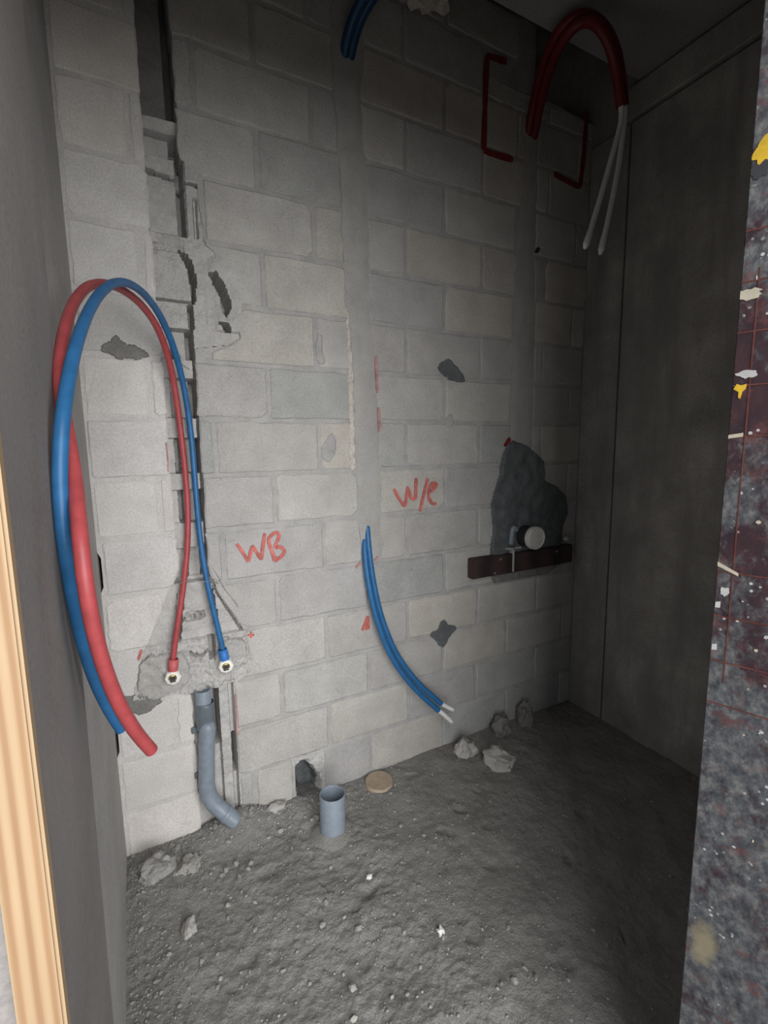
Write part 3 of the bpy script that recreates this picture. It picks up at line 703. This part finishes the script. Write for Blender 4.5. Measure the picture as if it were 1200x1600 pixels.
for zz in (.45, .265):
    bm = bmesh.new(); box(bm, -.350, -.326, -.012, .01, zz - .012, zz + .012, .004)
    bm_obj('pipe_clip', bm, M_DGREY, gp)
# floor stub
bm = bmesh.new(); lathe(bm, [(.0500, -.03), (.0500, .161), (.0490, .163), (.0465, .163), (.0455, .160), (.0455, .02), (0, .018)], (.116, -.225, 0), (.03, .03, 1), 40)
o = bm_obj('pipe_stub', bm, M_GREY, None, True); tag(o, 'short open grey pipe stub standing up from the floor', 'pipe')
em = o.modifiers.new('e', 'EDGE_SPLIT'); em.split_angle = math.radians(50)
# screed collar under it
bm = bmesh.new(); lathe(bm, [(.05, .02), (.062, .012), (.085, .002), (.1, -.012)], (.116, -.225, 0), (0, 0, 1), 30)
for v in bm.verts: v.co.z += .006 * N(v.co.x, v.co.y, 4, 3, 30)
bm_obj('screed_collar', bm, M_FLOOR, fl, True)
# tan cap by the wall
bm = bmesh.new(); lathe(bm, [(.060, -.03), (.062, -.02), (.062, .006), (.059, .009), (.045, .008), (0, .007)], (.400, -.070, .006), (0, -.05, 1), 36)
o = bm_obj('round_plug', bm, M_TAN, None, True); tag(o, 'pale tan round plug flush with the floor at the block wall', 'drain plug')
em = o.modifiers.new('e', 'EDGE_SPLIT'); em.split_angle = math.radians(45)
# capped soil pipe in the wet mortar
cp = empty('capped_pipe', (1.285, 0, 1.03)); tag(cp, 'wall pipe with round dull white cap sticking out of dark mortar', 'pipe')
bm = bmesh.new(); lathe(bm, [(.053, .05), (.053, -.085)], (1.285, 0, 1.033), (0, 1, 0), 32); bm_obj('pipe', bm, M_HOLE_AND_SHADE, cp, True)
bm = bmesh.new(); lathe(bm, [(.0535, .028), (.058, .026), (.058, .004), (.056, .0), (.050, -.002), (.046, .002), (0, .003)], (1.285, -.108, 1.033), (0, 1, 0), 36); o = bm_obj('end_cap', bm, M_CAPW, cp, True); o['label'] = 'round dull white end cap'
em = o.modifiers.new('e', 'EDGE_SPLIT'); em.split_angle = math.radians(40)
bm = bmesh.new(); tube(bm, catmull([(1.185, -.03, 1.00), (1.185, -.036, 1.06), (1.195, -.038, 1.085), (1.215, -.036, 1.07)], 5), .013, 12); bm_obj('grey_hook', bm, M_GREY, cp, True)
# dark wooden batten
bt = empty('wooden_batten', (1.28, -.02, .9)); tag(bt, 'dark brown wooden batten fixed level on the wall below the capped pipe', 'batten')
bm = bmesh.new(); box(bm, .938, 1.625, -.042, .004, .856, .955, .004, 2); o = bm_obj('plank', bm, M_BROWN, bt)
for v in o.data.vertices:
    v.co.z += .004 * N(v.co.x, 0, 1, 2, 3); 
bm = bmesh.new(); box(bm, 1.188, 1.200, -.045, .0, .860, .985, .002); box(bm, 1.155, 1.245, -.045, -.02, .975, .985, .002); bm_obj('metal_strap', bm, M_STRIP, bt)
for x, z in ((1.11, .935), (1.075, .868), (1.50, .93)):
    bm = bmesh.new(); lathe(bm, [(.006, 0), (.0055, .002), (0, .003)], (x, -.0425, z), (0, -1, 0), 10); bm_obj('nail_head', bm, M_WIRE, bt)

# small bracket end to the right of the cap
bm = bmesh.new(); tube(bm, [(1.60, .01, .985), (1.59, -.03, .985)], .011, 12); o = bm_obj('bolt_end', bm, M_CAPW, None, True); tag(o, 'small pale bolt end sticking from dark mortar right of the capped pipe', 'bolt')

# ------------------------------------------------------------------ timber at the left, formply at the right
bm = bmesh.new(); box(bm, -.603, -.565, -1.305, -1.285, -.02, 3.0, .003, 2)
for v in bm.verts: v.co.x += .0045 * (v.co.z - 1.3) / 1.3 * 0.6
o = bm_obj('timber_batten', bm, M_PINE); tag(o, 'clean upright pine batten nailed to the wall end at the far left', 'timber')

pn = empty('formwork_sheet', (.40, -1.37, 0)); tag(pn, 'dark plywood formwork sheet smeared with cement and paint, standing upright', 'plywood sheet')
ang = math.atan2(-.952, .305)
pn.rotation_euler = (0, 0, ang)
def pchild(o):
    o.parent = pn; o.matrix_parent_inverse = Matrix.Identity(4); return o
bm = bmesh.new(); box(bm, 0, .70, .0, .018, -.02, 2.44, .0012); pchild(bm_obj('plywood', bm, M_PANEL))
# sheet face is local y=0 side facing (-.952,-.305): local -y
def ppatch(poly, name, m_, y=-.0012):
    n = len(poly); V = [(u, y, z) for u, z in poly] + [(u, .001, z) for u, z in poly]
    F = [tuple(range(n))] + [(i, n + i, n + (i + 1) % n, (i + 1) % n) for i in range(n)]
    return pchild(mesh(name, V, F, m_))
def blob(u, z, ru, rz, seed, n=22):
    return [(u + ru * math.cos(2 * math.pi * k / n) * (1 + .55 * N(math.cos(2 * math.pi * k / n) + seed, math.sin(2 * math.pi * k / n), seed, 3, 1.5)),
             z + rz * math.sin(2 * math.pi * k / n) * (1 + .55 * N(math.cos(2 * math.pi * k / n) + seed, math.sin(2 * math.pi * k / n), seed + 4, 3, 1.5))) for k in range(n)]
def clampu(P): return [(max(.0006, u), z) for u, z in P]
ppatch(clampu(blob(.016, 1.926, .014, .022, 1)), 'yellow_splash', M_YELLOW)
ppatch(clampu(blob(.013, 1.900, .013, .012, 2)), 'dark_splash', M_HOLE_AND_SHADE, -.0016)
ppatch([(.002, 1.578), (.006, 1.586), (.012, 1.583), (.019, 1.585), (.018, 1.577), (.014, 1.573), (.012, 1.562), (.009, 1.564), (.009, 1.573)], 'yellow_splash', M_YELLOW)
ppatch(clampu(blob(.018, 1.60, .012, .006, 3)), 'white_splash', M_OFFW)
ppatch(clampu(blob(.012, 1.722, .018, .010, 5)), 'white_splash', M_CREAM)
ppatch([(.0006, 1.505), (.02, 1.508), (.02, 1.502), (.0006, 1.499)], 'cream_line', M_CREAM)
ppatch([(.0006, 1.292), (.03, 1.277), (.03, 1.272), (.0006, 1.285)], 'cream_line', M_CREAM)
for z in (1.222, 1.146): ppatch([(.002, z), (.009, z + .002), (.009, z - .009), (.002, z - .010)], 'white_square', M_OFFW)
ppatch(clampu(blob(.013, 1.243, .007, .008, 8)), 'white_ring', M_OFFW)
for q, z in enumerate((1.816, 1.741, 1.665, 1.583, 1.503, 1.276, 1.198, 1.118, 1.04)):
    ppatch([(.001, z + .0011), (.69, z + .002), (.69, z - .0005), (.001, z - .0011)], 'rust_line', M_RUST, -.0009)
for u, z0, z1 in ((.0225, 1.08, 1.76), (.098, 1.05, 2.2), (.173, 1.05, 2.2)):
    ppatch([(u - .0009, z0), (u + .0009, z0), (u + .0011, z1), (u - .0008, z1)], 'rust_line', M_RUST, -.0008)
for k in range(14):
    u, z = random.uniform(.003, .09), random.uniform(.75, 1.75)
    ppatch(clampu(blob(u, z, random.uniform(.001, .0032), random.uniform(.001, .0035), k + 20, 8)), 'paint_fleck', random.choice((M_OFFW, M_OFFW, M_CREAM)), -.0013)

# ------------------------------------------------------------------ stones and rubble
def stone(name, label, cat, x, y, r, seed, m_, group=None, sub_=2, rough=.45, lift=.55, rz=0):
    bm = lump(name, None, r, seed, None, sub=sub_, rough=rough, freq=1.4)
    bmesh.ops.rotate(bm, verts=bm.verts, cent=(0, 0, 0), matrix=Matrix.Rotation(rz, 3, 'Z'))
    zb = floor_z(x, y)
    o = bm_obj(name, bm, m_); o.location = (x, y, zb + r[2] * lift); tag(o, label, cat, group); return o
stone('rubble_stone', 'pale squarish stone on the floor below the middle blue hoses', 'stone', .862, -.10, (.052, .045, .045), 1.1, M_PALESTONE, sub_=3, rough=.5)
stone('rubble_stone', 'pale wedge-shaped stone lying right of the squarish stone', 'stone', .955, -.22, (.050, .075, .045), 5.2, M_PALESTONE, sub_=3, rough=.7, rz=.5)
stone('mortar_lump', 'round grey mortar lump against the wall foot behind the two pale stones', 'mortar lump', 1.12, -.06, (.055, .045, .06), 9.4, M_DAB, sub_=3)
stone('mortar_lump', 'tall dark mortar lump standing at the block wall foot near the corner', 'mortar lump', 1.29, -.05, (.045, .04, .075), 3.9, M_DAB, sub_=3)
stone('rubble_stone', 'small white stone chip alone on the screed in the front', 'stone', .265, -.748, (.013, .012, .013), 2.2, M_WHITE, rough=.6)
stone('rubble_stone', 'tiny white chip behind the lone white stone, left of a pebble', 'stone', .155, -.47, (.010, .009, .008), 7.2, M_WHITE)
stone('block_fragment', 'broken bluish block fragment in the floor corner by the left wall', 'block fragment', -.50, -.13, (.055, .045, .030), 4.4, M_STONE, sub_=3, rough=.6)
stone('block_fragment', 'flat block fragment right of the bluish corner fragment', 'block fragment', -.40, -.15, (.045, .035, .022), 8.8, M_STONE, sub_=3, rough=.6, rz=.6)
stone('block_fragment', 'pale tilted fragment half sunk near the left wall', 'block fragment', -.42, -.37, (.022, .032, .02), 6.1, M_PALESTONE, rough=.6, rz=-.5)
tilted = stone('block_fragment', 'flat pale fragment on the rubble beside the cut block', 'block fragment', -.055, -.03, (.04, .025, .016), 2.9, M_PALESTONE, rough=.5)
src = [stone('rubble_chip', 'small grey rubble chip lying on the screed', 'stone', -.30, -.22, (.011, .009, .008), 1.7 + k, M_STONE, 'rubble chips on the floor', 1) for k in range(3)]
for k in range(60):
    s = src[k % 3]; o = s.copy(); C.objects.link(o)
    if k < 34: x, y = random.uniform(-.56, .12), -abs(random.gauss(0, .10)) - .03
    else: x, y = random.uniform(-.56, .45), random.uniform(-1.1, -.15)
    sc = random.uniform(.5, 1.25); o.scale = (sc, sc, sc); o.location = (x, y, floor_z(x, y) + .004 * sc); o.rotation_euler = (random.random(), 0, random.random() * 6)
src[1].location.x += .1; src[2].location.y -= .12
for s in src: s.location.z = floor_z(s.location.x, s.location.y) + .004
# grit: one scattered mass
V = []; F = []
ico = bmesh.new(); bmesh.ops.create_icosphere(ico, subdivisions=1, radius=1); iv = [v.co.copy() for v in ico.verts]; fi = [tuple(v.index for v in f.verts) for f in ico.faces]; ico.free()
for k in range(9000):
    t = random.random()
    if t < .30: x, y = random.uniform(-.585, .25 if random.random() < .65 else 1.65), -abs(random.gauss(0, .07)) - .006
    elif t < .42: x, y = -.585 + abs(random.gauss(0, .08)), random.uniform(-.7, -.01)
    else: x, y = random.uniform(-.58, 1.5), random.uniform(-1.35, -.02)
    if x > .5 and random.random() < .6: continue
    r = min(.0013 + random.expovariate(1 / .0013), .008); z = floor_z(x, y) + r * .12; k0 = len(V)
    q = [random.uniform(.6, 1.3) for _ in range(3)]
    for v in iv:
        j = random.uniform(.75, 1.15); V.append((x + v.x * r * q[0] * j, y + v.y * r * q[1] * j, z + v.z * r * q[2] * .8 * j))
    F += [tuple(i + k0 for i in f) for f in fi]
g = mesh('floor_grit', V, F, M_GRIT); tag(g, 'loose grit and small pebbles strewn over the screed', 'grit', None, 'stuff')
